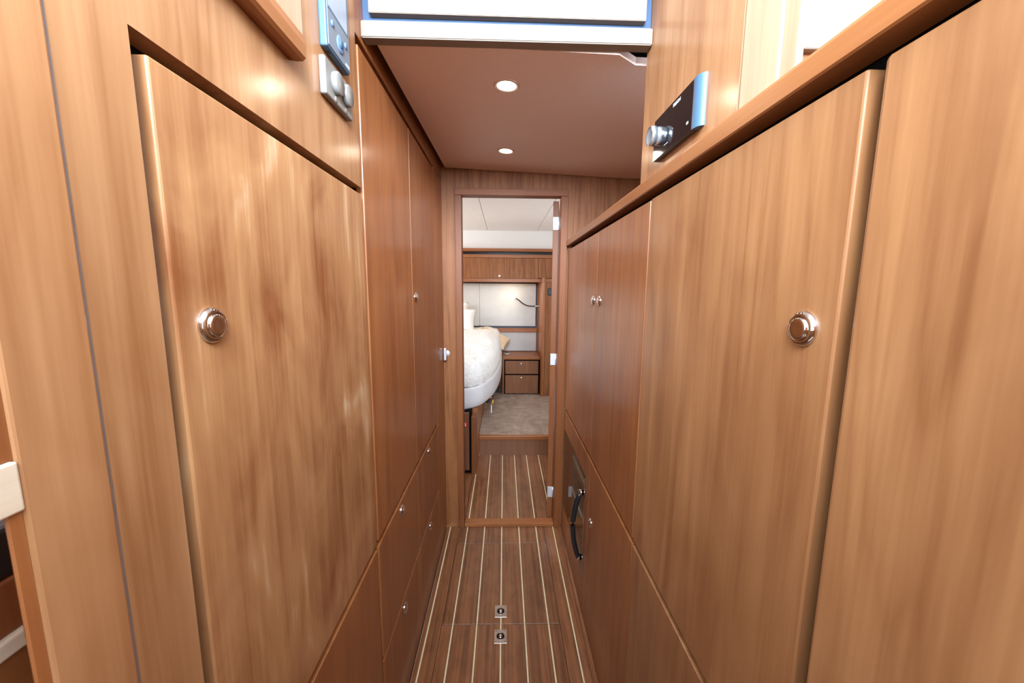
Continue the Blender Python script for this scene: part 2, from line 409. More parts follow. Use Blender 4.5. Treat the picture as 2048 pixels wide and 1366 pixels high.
rim = [(i, 0) for i in range(nx)] + [(nx, j) for j in range(ny)] + [(i, ny) for i in range(nx, 0, -1)] + [(0, j) for j in range(ny, 0, -1)]
for (i, j), (k, l) in zip(rim, rim[1:] + rim[:1]): bm.faces.new((low[i][j], low[k][l], top[k][l], top[i][j]))
struct('ceiling', bm, VINYL)
struct('trim_1', bx(-0.80, 0.80, 0.95, YF, 1.94, 1.97), BLACK)      # dark deckhead above the panel
# beam
def tilt_box(x0, x1, y0, y1, z0l, z0r, z1l, z1r, bev=0.002):
    bm = bmesh.new(); vs = []
    for x, za, zb in ((x0, z0l, z1l), (x1, z0r, z1r)):
        for y in (y0, y1):
            for z in (za, zb): vs.append(bm.verts.new((x, y, z)))
    for f in ((0, 1, 3, 2), (4, 6, 7, 5), (0, 4, 5, 1), (2, 3, 7, 6), (0, 2, 6, 4), (1, 5, 7, 3)): bm.faces.new([vs[i] for i in f])
    bmesh.ops.recalc_face_normals(bm, faces=bm.faces)
    if bev: bmesh.ops.bevel(bm, geom=bm.edges[:], offset=bev, segments=2, affect='EDGES')
    return bm
struct('trim_2', tilt_box(XL + 0.0005, XR - 0.0005, 0.905, 0.9345, 1.8270, 1.8235, 1.8605, 1.8568), PALE)
t = thing('stair_panel', 'pale wooden panel with blue daylight-tinted border above the ceiling beam', 'panel', (0.006, 0.93, 1.862))
put('backing', tilt_box(XL + 0.0005, XR - 0.0005, 0.922, 0.934, 1.8612, 1.8575, 1.99, 1.99, 0), BLUE, t, label='backing board coloured like blue daylight in a gap')
put('face_board', tilt_box(-0.2895, 0.3015, 0.9045, 0.9215, 1.8745, 1.8700, 1.99, 1.99, 0.001), PALE, t)
bm = bmesh.new(); add_lathe(bm, [(0, 0.002), (0.002, 0.0015), (0.0024, 0)], 10, M=Matrix.Translation((-0.0005, 0.9215, 1.8655)) @ Matrix.Rotation(math.pi / 2, 4, 'X'))
put('screw', bm, CHROME, t)
# recessed ceiling spots
def spot(y, label):
    x = 0.004; z = cz(x, y)
    t = thing('ceiling_spotlight', label, 'light', (x, y, z), 'recessed corridor spotlights')
    M = Matrix.Translation((x, y, z)) @ Matrix.Rotation(math.radians(2.5), 4, 'Y') @ Matrix.Rotation(math.pi, 4, 'X')
    bm = bmesh.new(); add_lathe(bm, [(0.034, -0.001), (0.034, 0.0015), (0.031, 0.0032), (0.0265, 0.0028), (0.0255, 0.0006)], 40, M=M)
    put('trim_ring', bm, plain('spot_ring', (0.72, 0.62, 0.52), 0.3, 0.5), t)
    bm = bmesh.new(); add_lathe(bm, [(0.0255, 0.0008), (0.020, 0.0016), (0, 0.002)], 40, M=M)
    put('lens', bm, LAMPGLOW, t)
    d = bpy.data.lights.new('spot_lamp', 'SPOT'); d.energy = 5; d.color = (1.0, 0.84, 0.64); d.spot_size = math.radians(165); d.spot_blend = 0.7; d.shadow_soft_size = 0.025
    o = bpy.data.objects.new('spot_lamp', d); COL.objects.link(o); o.location = (x, y, z - 0.012)
spot(1.105, 'nearer round recessed spotlight glowing in the beige corridor ceiling')
spot(1.645, 'farther round recessed spotlight glowing in the ceiling before the doorway')

# ------------------------------------------------------------------ left side cabinets
def shell(t, x_front, y0, y1, z0, z1, side):
    """dark carcass behind the fronts"""
    a = x_front + side * 0.024; b = x_front + side * 0.42
    put('carcass', bx(min(a, b), max(a, b), y0, y1, z0, z1), BLACK, t)
def front(t, name, side, y0, y1, z0, z1, mat, bev=0.0018):
    xf = XL if side < 0 else XR
    a, b = (xf - TH, xf) if side < 0 else (xf, xf + TH)
    return put(name, bx(a, b, y0, y1, z0, z1, bev, 2), mat, t)
ZG = 0.676; ZDR = 0.6605
# face frame wall above and beside the near door
poly = [(0.2920, 0.0), (0.3520, 0.0), (0.3520, 1.511), (0.8705, 1.511), (0.8705, ZT), (0.6600, ZT), (0.6600, ZM), (0.3520, ZM), (0.3520, ZN), (0.2920, ZN)]
bm = prism(poly, 'X', XL - 0.024, XL)
wl = struct('wall_left', bm, W_Zs); wl['_w'] = (0.0, 0.0, 0.0)
put('edge_board', bx(XL - 0.0055, XL + 0.0015, 0.2362, 0.2893, 0.0, ZN, 0.002, 2), W_Zs, wl)
put('sealant_joint', bx(XL - 0.0055, XL - 0.0008, 0.2888, 0.2922, 0.0, ZN), RUBBER, wl, label='greyish filler joint')
put('header_panel', bx(XL - 0.024, XL, 0.8707, YF - 0.0005, 1.8165, ZT, 0.0008, 1), W_Z, wl)

t = thing('cabinet', 'near left cabinet with tall figured cherry door and large chrome knob', 'cabinet', (XL, 0.62, 0))
shell(t, XL, 0.353, 0.872, 0.004, 1.925, -1)
d = front(t, 'door', -1, 0.3667, 0.8713, ZG, 1.497, W_Zf, 0.0022); knob(d, XL, 0.4095, 1.2590, (1, 0, 0))
front(t, 'drawer', -1, 0.3667, 0.8713, 0.006, ZDR, W_Z)
t = thing('tall_cabinet', 'tall left cabinet with plain cherry door over two knobbed drawers', 'cabinet', (XL, 1.1, 0))
shell(t, XL, 0.874, 1.309, 0.004, 1.94, -1)
front(t, 'door', -1, 0.8845, 1.3065, ZG, 1.802, W_Z, 0.0022)
d = front(t, 'drawer', -1, 0.8845, 1.3065, 0.3455, ZDR, W_Z); knob(d, XL, 1.0955, 0.628, (1, 0, 0), 0.9)
d = front(t, 'drawer', -1, 0.8845, 1.3065, 0.006, 0.3345, W_Z); knob(d, XL, 1.0955, 0.2975, (1, 0, 0), 0.9)
t = thing('tall_cabinet', 'far left tall cabinet with knob on its door, beside the bulkhead', 'cabinet', (XL, 1.6, 0))
shell(t, XL, 1.310, 1.955, 0.004, 1.94, -1)
d = front(t, 'door', -1, 1.3120, 1.7440, ZG, 1.804, W_Z); knob(d, XL, 1.3530, 1.2665, (1, 0, 0), 0.92)
d = front(t, 'drawer', -1, 1.3120, 1.7440, 0.3455, ZDR, W_Z); knob(d, XL, 1.515, 0.631, (1, 0, 0), 0.9)
d = front(t, 'drawer', -1, 1.3120, 1.7440, 0.006, 0.3345, W_Z); knob(d, XL, 1.518, 0.2975, (1, 0, 0), 0.9)
front(t, 'filler_panel', -1, 1.7465, 1.9590, 0.006, 1.8145, W_Z)

# shelf front with grab rail on the upper left wall
t = thing('wall_locker', 'upper left wall locker of pale wood with a rounded cherry ledge below it', 'locker', (XL, 0.40, 1.62))
put('panel', bx(XL, XL + 0.004, 0.352, 0.6420, 1.640, ZM, 0.001, 1), PALE_Z, t)
prof = [(XL, 1.6205), (XL + 0.010, 1.6190), (XL + 0.019, 1.6195), (XL + 0.023, 1.6235), (XL + 0.024, 1.640), (XL + 0.022, 1.652), (XL + 0.016, 1.6555), (XL, 1.6565)]
bm = prism(prof, 'Y', 0.352, 0.6060)
put('ledge', bm, W_Y, t)

# control unit
Y0, Y1, Z0, Z1 = 0.7045, 0.8000, 1.6970, 1.8640
t = thing('control_panel', 'daylight-tinted grey control unit with screen and round keys on the upper left wall', 'control panel', (XL, 0.75, Z0))
put('housing', bx(XL, XL + 0.013, Y0, Y1, Z0, Z1, 0.0028, 2), BLUEPL, t)
put('face_plate', bx(XL + 0.0128, XL + 0.0142, Y0 + 0.004, Y1 - 0.002, Z0 + 0.004, Z1 - 0.004, 0.0005, 1), GREYPL, t)
put('screen', bx(XL + 0.0140, XL + 0.0147, Y0 + 0.008, Y1 - 0.009, 1.7620, 1.8500, 0.0003, 1), SCREEN, t)
put('screen_frame', bx(XL + 0.0138, XL + 0.0145, Y0 + 0.006, Y1 - 0.005, 1.7585, 1.8530, 0.0003, 1), BLUEPL, t)
def disc(parent, name, mat, x, y, z, r, h, sgn=1, ry=1.0, prof=None, label=None):
    bm = bmesh.new()
    pr = prof or [(0, 0), (r, 0), (r, h * 0.7), (r * 0.92, h), (0, h * 1.02)]
    M = Matrix.Translation((x, y, z)) @ Matrix.Rotation(sgn * math.pi / 2, 4, 'Y')
    add_lathe(bm, pr, 32, M=M)
    return put(name, bm, mat, parent, label=label)
disc(t, 'key', KEYBLUE, XL + 0.0142, 0.7255, 1.7420, 0.0052, 0.002)
disc(t, 'key', KEYBLUE, XL + 0.0142, 0.7800, 1.7380, 0.0052, 0.002)
k = disc(t, 'key_ring', KEYBLUE, XL + 0.0142, 0.7550, 1.7260, 0.0140, 0.002)
disc(k, 'centre_key', BLUEPL, XL + 0.0162, 0.7550, 1.7260, 0.0062, 0.0016)
bm = bmesh.new()
for i in range(5):
    add_box(bm, XL + 0.0142, XL + 0.0145, 0.778 + i * 0.0034, 0.7803 + i * 0.0034, 1.7050, 1.7085)
put('maker_print', bm, WHITES, t, stuff=True)
bm = bx(XL + 0.003, XL + 0.009, Y0 + 0.016, Y0 + 0.024, Z0 - 0.0006, Z0 + 0.001); put('socket', bm, BLACKP, t)

# twin rotary switch
t = thing('wall_switch', 'silver wall switch with two round buttons below the control unit', 'switch', (XL, 0.75, 1.62))
put('plate', bx(XL, XL + 0.0115, 0.6955, 0.8090, 1.6190, 1.6790, 0.003, 3), SILVER, t)
for y in (0.7330, 0.7760):
    disc(t, 'button', SILVER, XL + 0.0113, y, 1.6510, 0.0185, 0.0095, prof=[(0, 0), (0.0185, 0), (0.0188, 0.004), (0.0182, 0.0085), (0.0168, 0.0098), (0, 0.0092)])
    disc(t, 'dimple', SILVER, XL + 0.0112, y, 1.6258, 0.0050, 0.0012)

# ------------------------------------------------------------------ things at the left edge beside the photographer
t = thing('side_unit', 'light-topped wooden side unit at the left edge of the photo', 'cabinet', (-0.40, 0.1, 0))
bead = [(-0.3090, 0.2360), (-0.3088, 0.2290), (-0.3098, 0.2278), (-0.3115, 0.2286), (-0.3135, 0.2302), (-0.3135, 0.2360)]
put('post', prism(bead, 'Z', 0.0, 1.1565), W_Z, t)
put('upper_post', prism(bead, 'Z', 1.1905, ZN), W_Z, t)
put('top_rail', bx(-0.62, -0.3055, -0.9, 0.2358, 1.1570, 1.1900, 0.0015, 2), PALE_Y, t)
put('back_board', bx(-0.66, -0.64, -0.9, 0.345, 0.0, 1.155), W_Z, t)
put('end_board', bx(-0.735, -0.340, 0.3455, 0.3520, 0.0, ZN), W_Z, t)
put('inner_panel', bx(-0.640, -0.402, -0.9, 0.345, 1.0170, 1.0620, 0.002), W_frame, t)
put('inner_ledge', bx(-0.640, -0.397, -0.9, 0.345, 1.0015, 1.0168, 0.002), PALE_Y, t)
put('inner_front', bx(-0.640, -0.403, -0.9, 0.345, 0.0, 1.0013, 0.001), W_Y, t)
t = thing('black_box', 'small black box with a dark red front below the pale top at the left edge', 'box', (-0.45, 0.285, 1.0622))
put('case', bx(-0.50, -0.404, 0.235, 0.340, 1.0622, 1.1050, 0.004), BLACKP, t)
put('front_label', bx(-0.4042, -0.4030, 0.262, 0.287, 1.068, 1.098), plain('dark_red', (0.16, 0.015, 0.01), 0.4), t, label='dark red front')

# ------------------------------------------------------------------ right side cabinets
RZ = 1.4920; RG = 0.6930; RD = 0.6785
t = thing('cabinet', 'nearest right cabinet with large pale-lit cherry door at the right edge of the photo', 'cabinet', (XR, 0.0, 0))
shell(t, XR, -0.12, 0.352, 0.004, 1.512, 1)
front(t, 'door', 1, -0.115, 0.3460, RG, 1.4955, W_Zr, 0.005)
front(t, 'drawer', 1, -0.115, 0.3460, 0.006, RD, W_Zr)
t = thing('cabinet', 'right cabinet with broad cherry door and large chrome knob', 'cabinet', (XR, 0.61, 0))
shell(t, XR, 0.353, 0.863, 0.004, 1.512, 1)
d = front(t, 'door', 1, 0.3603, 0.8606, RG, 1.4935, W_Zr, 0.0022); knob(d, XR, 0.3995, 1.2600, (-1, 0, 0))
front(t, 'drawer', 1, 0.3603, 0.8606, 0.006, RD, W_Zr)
t = thing('cabinet', 'right cabinet with narrow door, knob at its far edge, beside the oven cabinet', 'cabinet', (XR, 1.1, 0))
shell(t, XR, 0.864, 1.3285, 0.004, 1.512, 1)
d = front(t, 'door', 1, 0.8660, 1.3275, RG, 1.4920, W_Z); knob(d, XR, 1.2820, 1.2605, (-1, 0, 0), 0.92)
d = front(t, 'lower_door', 1, 0.8660, 1.3275, 0.006, RD, W_Z); knob(d, XR, 1.2880, 0.457, (-1, 0, 0), 0.9)
t = thing('cabinet', 'farthest right cabinet with oven built in below its door, against the bulkhead', 'cabinet', (XR, 1.65, 0))
shell(t, XR, 1.3295, 1.955, 0.004, 1.508, 1)
d = front(t, 'door', 1, 1.3305, 1.9330, RG, 1.4915, W_Z); knob(d, XR, 1.3690, 1.2600, (-1, 0, 0), 0.92)
OY0, OY1, OZ0, OZ1 = 1.3830, 1.9120, 0.1620, 0.5765
bm = bmesh.new()
add_box(bm, XR, XR + TH, 1.3305, OY0, 0.006, RD, 0.001, 1); add_box(bm, XR, XR + TH, OY1, 1.9330, 0.006, RD, 0.001, 1)
add_box(bm, XR, XR + TH, OY0, OY1, OZ1, RD, 0.001, 1); add_box(bm, XR, XR + TH, OY0, OY1, 0.006, OZ0, 0.001, 1)
put('oven_surround', bm, W_Z, t)
put('filler_strip', bx(XR + 0.001, XR + TH, 1.9345, 1.9590, 0.006, 1.508, 0.001, 1), PALE_Z, t)
# oven
t = thing('oven', 'built-in oven with dark mirror glass front and black bowed handle', 'oven', (XR, 1.65, OZ0))
put('body', bx(XR + 0.004, XR + 0.0235, OY0 + 0.002, OY1 - 0.002, OZ0 + 0.002, OZ1 - 0.002), BLACKP, t)
put('glass_door', bx(XR - 0.001, XR + 0.0039, OY0 + 0.008, OY1 - 0.004, OZ0 + 0.006, 0.4700, 0.0006, 1), OVENGLASS, t)
put('control_strip', bx(XR - 0.001, XR + 0.0039, OY0 + 0.008, OY1 - 0.004, 0.4725, OZ1 - 0.004, 0.0006, 1), OVENGLASS, t)
bm = bmesh.new(); add_box(bm, XR - 0.004, XR + 0.004, OY0 + 0.001, OY0 + 0.0075, OZ0 + 0.002, OZ1 - 0.002, 0.0005, 1)
put('edge_strip', bm, CHROME, t, label='bright metal edge strip')
hp = []
for i in range(17):
    u = i / 16; z = 0.222 + u * 0.280
    hp.append((XR - 0.012 - 0.026 * math.sin(math.pi * u) ** 0.8, 1.4200, z))
bm = bmesh.new(); add_tube(bm, hp, 0.0100, 14); h = put('handle', bm, BLACKP, t, label='black bowed handle')
for z in (0.222, 0.502):
    bm = bmesh.new(); add_tube(bm, [(XR - 0.001, 1.4200, z), (XR - 0.018, 1.4200, z)], 0.0115, 14)
    put('handle_end', bm, CHROME, h, label='chrome handle end')

# worktop with its heavy edge rail
t = thing('worktop', 'cherry worktop edge rail running along the top of the right cabinets', 'worktop', (XR, 0.8, 1.512))
RX = 0.3065
prof = [(RX + 0.002, 1.5085), (RX + 0.032, 1.5085), (RX + 0.032, 1.5365), (RX + 0.006, 1.5385), (RX + 0.0015, 1.5360), (RX, 1.5320), (RX, 1.5105)]
for y0, y1 in ((-0.12, 0.6955), (0.6962, 1.9500)):
    bm = prism(prof, 'Y', y0, y1)
    put('edge_rail', bm, W_Y, t)
put('top_board', bx(RX + 0.0325, 0.72, -0.12, 1.958, 1.5125, 1.5330), W_Y, t)
# wall above the worktop, near part, with the radio
XP = 0.3190
wr = struct('wall_right', bx(XP, XP + 0.04, 0.5610, 0.9410, 1.5336, ZT, 0.001, 1), W_Zs); wr['_w'] = (0.0, 0.0, 0.0)
put('wide_plank', bx(XP - 0.002, XP + 0.03, 0.4775, 0.5598, 1.5336, ZQ, 0.006, 3), PALE_Z, wr)
put('back_board', bx(XP + 0.0305, XP + 0.04, 0.4760, 0.561, 1.5336, ZQ), W_Z, wr)
t = thing('wall_locker', 'end of the upper right wall locker with inset panel and low rail', 'locker', (XP, 0.46, 1.56))
put('stile', bx(XP - 0.002, XP + 0.006, 0.4515, 0.4757, 1.5336, ZQ, 0.001, 1), PALE_Z, t)
put('panel', bx(XP + 0.0065, 0.68, 0.4560, 0.4750, 1.5845, ZQ, 0.001, 1), W_Zp, t)
put('rail', bx(XP + 0.0065, 0.68, 0.4520, 0.4750, 1.5612, 1.5842, 0.001, 1), PALE, t)
put('foot_board', bx(XP + 0.0065, 0.68, 0.4600, 0.4750, 1.5336, 1.5610), W_frame, t)

# radio
t = thing('radio', 'flat black car-style radio with silver volume knob on the upper right wall', 'radio', (XP, 0.74, 1.56))
Y0, Y1, Z0, Z1 = 0.6500, 0.8350, 1.5610, 1.6400
xa = XP; 
prof = [(xa, Y0)] + [(xa - 0.012 * math.sin(a_), Y0 + 0.017 * (1 - math.cos(a_))) for a_ in [i * math.pi / 28 for i in range(1, 15)]] + [(xa - 0.0120, Y0 + 0.020), (xa, Y0 + 0.020)]
put('bezel', prism(prof, 'Z', Z0, Z1), BLUEPL, t, label='metal end bezel tinted by blue daylight')
put('housing', bx(xa - 0.010, xa, Y0 + 0.0203, Y1, Z0, Z1, 0.001, 1), BLACKP, t)
put('glass_face', bx(xa - 0.0122, xa - 0.0101, Y0 + 0.0205, Y1, Z0 + 0.0006, Z1 - 0.0006, 0.0004, 1), GLOSSBLACK, t)
bm = bmesh.new()
M = Matrix.Translation((xa - 0.0122, 0.8080, 1.6020)) @ Matrix.Rotation(-math.pi / 2, 4, 'Y')
add_lathe(bm, [(0.0170, 0), (0.0175, 0.004), (0.0160, 0.0075), (0.0160, 0.0095), (0.0188, 0.0105), (0.0188, 0.0185), (0.0178, 0.0200), (0.0160, 0.0203)], 40, M=M)
put('volume_knob', bm, plain('knob_aluminium', (0.72, 0.80, 0.86), 0.18, 0.9, vary=0.01), t, label='silver blue volume knob')
bm = bmesh.new(); add_lathe(bm, [(0.0162, 0.0198), (0.0150, 0.0192), (0, 0.0190)], 40, M=M)
put('knob_cap', bm, GREYPL, t)
def text_on(parent, name, body, size, x, y, z, side, mat):
    c = bpy.data.curves.new(name, 'FONT'); c.body = body; c.size = size; c.extrude = 0.0001; c.align_x = 'CENTER'
    o = bpy.data.objects.new(name, c); COL.objects.link(o)
    dg = bpy.context.evaluated_depsgraph_get(); me = bpy.data.meshes.new_from_object(o.evaluated_get(dg))
    bpy.data.objects.remove(o); bpy.data.curves.remove(c)
    me.materials.clear(); me.materials.append(mat)
    o = bpy.data.objects.new(name, me); COL.objects.link(o); o.parent = parent
    # reading direction as seen from the corridor
    R = Matrix(((0, 0, -side), (-side, 0, 0), (0, 1, 0))).to_4x4()
    o.matrix_local = Matrix.Translation(Vector((x, y, z)) - Vector(parent['_w'])) @ R
    return o
text_on(t, 'brand_lettering', 'FUSION', 0.0085, xa - 0.0124, 0.7330, 1.6285, 1, WHITES)
put('button_mark', bx(xa - 0.0124, xa - 0.0121, 0.6830, 0.6890, 1.5760, 1.5800), WHITES, t)
put('menu_mark', bx(xa - 0.0124, xa - 0.0121, 0.7640, 0.7800, 1.5748, 1.5758), WHITES, t)

# ------------------------------------------------------------------ enclosure behind the photographer and beside the corridor
struct('floor', bx(0.32, 1.0, YB, -0.125, -0.05, -0.004), TEAK)
struct('wall_right_rear', bx(1.0, 1.03, YB, -0.1, -0.05, 0.85), W_Z)  # unseen wall, kept low to let sky light in from behind
struct('wall_back_blocker', bx(-0.66, 1.03, -0.93, -0.901, 0.0, 1.75), W_Z)  # unseen wall added to block sky light from behind
struct('ceiling', bx(-0.9, 0.9, 0.42, 1.0, 2.0, 2.03), CREAM)  # unseen slab added to keep sky light off the lower walls
struct('wall_side', bx(0.70, 0.73, 0.975, YF, 1.53, 1.96), W_Z)

# ------------------------------------------------------------------ bedroom
YS, ZS, YD = 2.867, 0.160, 4.03
t = thing('carpeted_step', 'wooden step with grey-beige plush carpet leading into the bedroom', 'step', (0.1, YS, 0))
put('riser', bx(-0.190, 0.98, YS + 0.012, YS + 0.030, -0.010, 0.1265), W_dark, t)  # darker wood paints in the shade under the nosing
put('nosing', bx(-0.190, 0.98, YS, YS + 0.045, 0.127, 0.1600, 0.004, 2), W_X, t)
bm = bmesh.new()
nx, ny = 60, 70
g = [[bm.verts.new((-0.1885 + 1.158 * i / nx, YS + 0.028 + (4.36 - YS) * j / ny, ZS + (-0.001 if j in (0, ny) else 0.006 + (random.uniform(-0.0022, 0.0022) if 0 < i < nx else 0)))) for j in range(ny + 1)] for i in range(nx + 1)]
for i in range(nx):
    for j in range(ny): bm.faces.new((g[i][j], g[i + 1][j], g[i + 1][j + 1], g[i][j + 1]))
put('carpet', bm, CARPET, t, smooth=True)
put('platform', bx(-0.190, 0.98, YS + 0.046, 4.38, 0.02, 0.1585), BLACK, t)
struct('wall_rear', bx(-1.8, 1.25, 4.40, 4.43, -0.05, 2.1), W_Z)
struct('wall_bedroom_left', bx(-1.83, -1.8, YF2, 4.43, -0.05, 2.1), WHITEW)
struct('wall_bedroom_right', bx(1.22, 1.25, YF2, 4.43, -0.05, 2.1), WHITEW)
struct('floor', bx(-1.8, -0.34, YF2, 4.4, -0.05, -0.005), TEAK)
struct('floor', bx(0.34, 1.22, YF2, 2.88, -0.05, -0.005), TEAK)
# headliner: padded boards with seams, and the vertical board over the lockers
hl = struct_root('ceiling', (0, 3.2, 1.885))
xs = [-1.79, -0.985, -0.171, 0.341, 1.21]
for i in range(4):
    put('headliner_board', bx(xs[i] + 0.0006, xs[i + 1] - 0.0006, YF2 + 0.002, 4.10, 1.888, 1.92, 0.007, 3), CREAM, hl)
put('headliner_backing', bx(-1.8, 1.22, YF2, 4.40, 1.921, 1.95), CREAM, hl)
struct('trim_4', bx(-1.79, 1.21, 4.07, 4.12, 1.704, 1.8875, 0.002), WHITEW)
# overhead lockers
t = thing('overhead_locker', 'bedroom overhead locker of cherry with flap door and small knob above the bed', 'locker', (-0.2, YD, 1.40))
put('top_shelf', bx(-1.5, 1.0, YD - 0.012, 4.39, 1.6725, 1.7020, 0.002), W_X, t)
put('slot_back', bx(-1.5, 1.0, YD + 0.06, YD + 0.07, 1.640, 1.674), BLACKP, t)
put('board', bx(-1.5, 1.0, YD - 0.006, 4.39, 1.6090, 1.6425, 0.002), W_X, t)
d = put('flap_door', bx(-0.52, 0.3500, YD - 0.002, YD + 0.016, 1.4010, 1.6070, 0.0015), W_bulk, t)
knob(d, -0.0488, YD - 0.002, 1.4260, (0, -1, 0), 0.62)
put('flap_door', bx(-1.5, -0.523, YD - 0.002, YD + 0.016, 1.4010, 1.6070, 0.0015), W_bulk, t)
put('end_panel', bx(0.3530, 1.0, YD - 0.002, YD + 0.016, 1.4062, 1.6070, 0.0015), W_bulk, t)
put('bottom_rail', bx(-1.5, 0.386, YD - 0.006, YD + 0.05, 1.3640, 1.3995, 0.002), W_X, t)
put('carcass', bx(-1.5, 0.386, YD + 0.051, 4.39, 1.372, 1.60), W_Z, t)
put('led_strip', bx(-1.2, 0.33, YD + 0.12, YD + 0.13, 1.366, 1.3715), LEDGLOW, t)
d_ = bpy.data.lights.new('led_lamp', 'AREA'); d_.shape = 'RECTANGLE'; d_.size = 1.5; d_.size_y = 0.02; d_.energy = 1.0; d_.color = (1, 0.82, 0.6)
o_ = bpy.data.objects.new('led_lamp', d_); COL.objects.link(o_); o_.location = (-0.45, YD + 0.14, 1.360)
# headboard
YH = 4.375
t = thing('headboard', 'cream upholstered headboard panels framed by a cherry rail behind the bed', 'headboard', (-0.4, YH, 0.62))
put('dark_backing', bx(-1.5, 0.3755, YH + 0.002, 4.398, 0.60, 1.36), plain('slate_backing', (0.05, 0.055, 0.075), 0.5), t, label='dark slate border')
for x0, x1 in ((-1.45, -0.2765), (-0.276, 0.360)):
    put('upper_pad', bx(x0, x1, YH - 0.014, YH + 0.001, 0.872, 1.352, 0.006, 3), CREAMUP, t)
put('lower_pad', bx(-1.45, 0.3700, YH - 0.012, YH + 0.001, 0.588, 0.803, 0.004, 3), GREYUP, t)
put('rail', bx(-1.5, 0.3755, YH - 0.030, YH + 0.001, 0.8055, 0.851, 0.003), W_X, t)
put('end_stile', bx(0.3760, 0.3875, YH - 0.016, 4.398, 0.58, 1.36, 0.003), W_Z, t)
# nightstand
t = thing('nightstand', 'cherry nightstand with two dark drawers right of the bed', 'nightstand', (0.19, YD, ZS))
put('top', bx(-0.0135, 0.386, YD - 0.006, 4.36, 0.5480, 0.5810, 0.003), W_X, t)
put('side', bx(-0.0135, 0.0035, YD, YD + 0.02, ZS, 0.5478, 0.001), W_Z, t)
put('carcass', bx(-0.0135, 0.386, YD + 0.0205, 4.36, ZS, 0.5478), BLACK, t)
d = put('drawer', bx(0.0165, 0.3690, YD - 0.002, YD + 0.016, 0.3925, 0.5330, 0.001), W_dark, t); knob(d, 0.1870, YD - 0.002, 0.5010, (0, -1, 0), 0.72)
d = put('drawer', bx(0.0165, 0.3690, YD - 0.002, YD + 0.016, 0.1780, 0.3770, 0.001), W_dark, t); knob(d, 0.1870, YD - 0.002, 0.3460, (0, -1, 0), 0.72)
# wardrobe column right of it
t = thing('wardrobe', 'tall cherry wardrobe with rounded corner post right of the nightstand', 'wardrobe', (0.43, 3.97, ZS))
cx, cy, r = 0.418, 3.995, 0.030
pp = [(cx - r, 4.395)] + [(cx - r * math.cos(a), cy - r * math.sin(a)) for a in [i * math.pi / 16 for i in range(9)]] + [(cx + 0.006, cy - r), (cx + 0.006, 4.395)]
put('corner_post', prism(pp, 'Z', ZS + 0.002, 1.3635), W_Z, t, smooth=False)
put('post_top', prism([(a - (0.003 if a < cx else 0), b - 0.003) for a, b in pp], 'Z', 1.3640, 1.405), W_X, t)
d = put('door', bx(0.4265, 0.90, 3.972, 3.992, ZS + 0.002, 1.3635, 0.0015), W_bulk, t)
put('side_rail', bx(0.4265, 0.90, 3.968, 3.992, 1.3640, 1.3995, 0.002), W_X, t)
bm = bmesh.new(); add_box(bm, 0.4850, 0.5150, 3.950, 3.960, 0.748, 0.778, 0.003); add_box(bm, 0.4950, 0.5050, 3.960, 3.972, 0.758, 0.768)
put('door_pull', bm, CHROME, d)
t = thing('wall_socket', 'small black switch plate on the bedroom wardrobe', 'switch', (0.47, 3.972, 1.27))
put('plate', bx(0.4480, 0.50, 3.963, 3.972, 1.2310, 1.3050, 0.002), BLACKP, t)
put('rocker', bx(0.4540, 0.494, 3.960, 3.9632, 1.2400, 1.2960, 0.001), plain('slate_plastic', (0.04, 0.05, 0.07), 0.35), t)

# bed: outline of the foot corner taken from the plan, mirrored about x = -0.80
half = [(-0.80, 2.520), (-0.55, 2.530), (-0.40, 2.556), (-0.28, 2.600), (-0.204, 2.655), (-0.150, 2.735), (-0.110, 2.860), (-0.078, 2.990), (-0.052, 3.180), (-0.034, 3.400), (-0.022, 3.70), (-0.018, 4.34)]
ring = half + [(-1.60 - x, y) for x, y in half[::-1][:-1]]
def smooth_ring(pts, n):
    # arc-length resample of the open polyline with Catmull-Rom
    P = [Vector((x, y, 0)) for x, y in pts]; out = []
    m = len(P)
    for i in range(m - 1):
        p0, p1, p2, p3 = P[max(i - 1, 0)], P[i], P[i + 1], P[min(i + 2, m - 1)]
        for k in range(n):
            s = k / n
            out.append(0.5 * ((2 * p1) + (p2 - p0) * s + (2 * p0 - 5 * p1 + 4 * p2 - p3) * s * s + (3 * p1 - p0 - 3 * p2 + p3) * s ** 3))
    out.append(P[-1]); return [(v.x, v.y) for v in out]
RING = smooth_ring(half, 4); RING = RING + [(-1.60 - x, y) for x, y in RING[::-1] if x > -0.7999][0:]
RING = [(-1.60 - x, y) for x, y in RING[:45][::-1]][:-1] + RING[:45]
def loft(levels, cap_top=True, cap_bot=True, jitter=None):
    """levels: list of (inset, z or function(x,y)); outline RING shrunk by inset towards its middle"""
    bm = bmesh.new(); rows = []
    c = Vector((-0.80, 3.55))
    for li, (ins, z) in enumerate(levels):
        row = []
        for x, y in RING:
            dx, dy = -0.80 - x, max(0.0, 3.45 - y); l = math.hypot(dx, dy) or 1
            k = min(ins, l) / l; X, Y = x + dx * k, y + dy * k
            Z = z(X, Y) if callable(z) else z
            if jitter: Z += jitter(X, Y, li)
            row.append(bm.verts.new((X, Y, Z)))
        rows.append(row)
    n = len(RING)
    for a, b in zip(rows, rows[1:]):
        for k in range(n - 1):
            bm.faces.new((a[k], a[k + 1], b[k + 1], b[k]))
        bm.faces.new((a[n - 1], a[0], b[0], b[n - 1]))
    if cap_bot: bm.faces.new(rows[0][::-1])
    if cap_top: bm.faces.new(rows[-1])
    return bm
t = thing('bed', 'bed with rounded white leatherette base and white quilted duvet seen through the doorway', 'bed', (-0.8, 3.4, 0))
put('base_rim', loft([(0.035, 0.4485), (0.012, 0.4520), (0.002, 0.466), (0.0, 0.50), (0.0, 0.588), (0.004, 0.6000), (0.018, 0.604)]), BEDBASE, t, smooth=True)
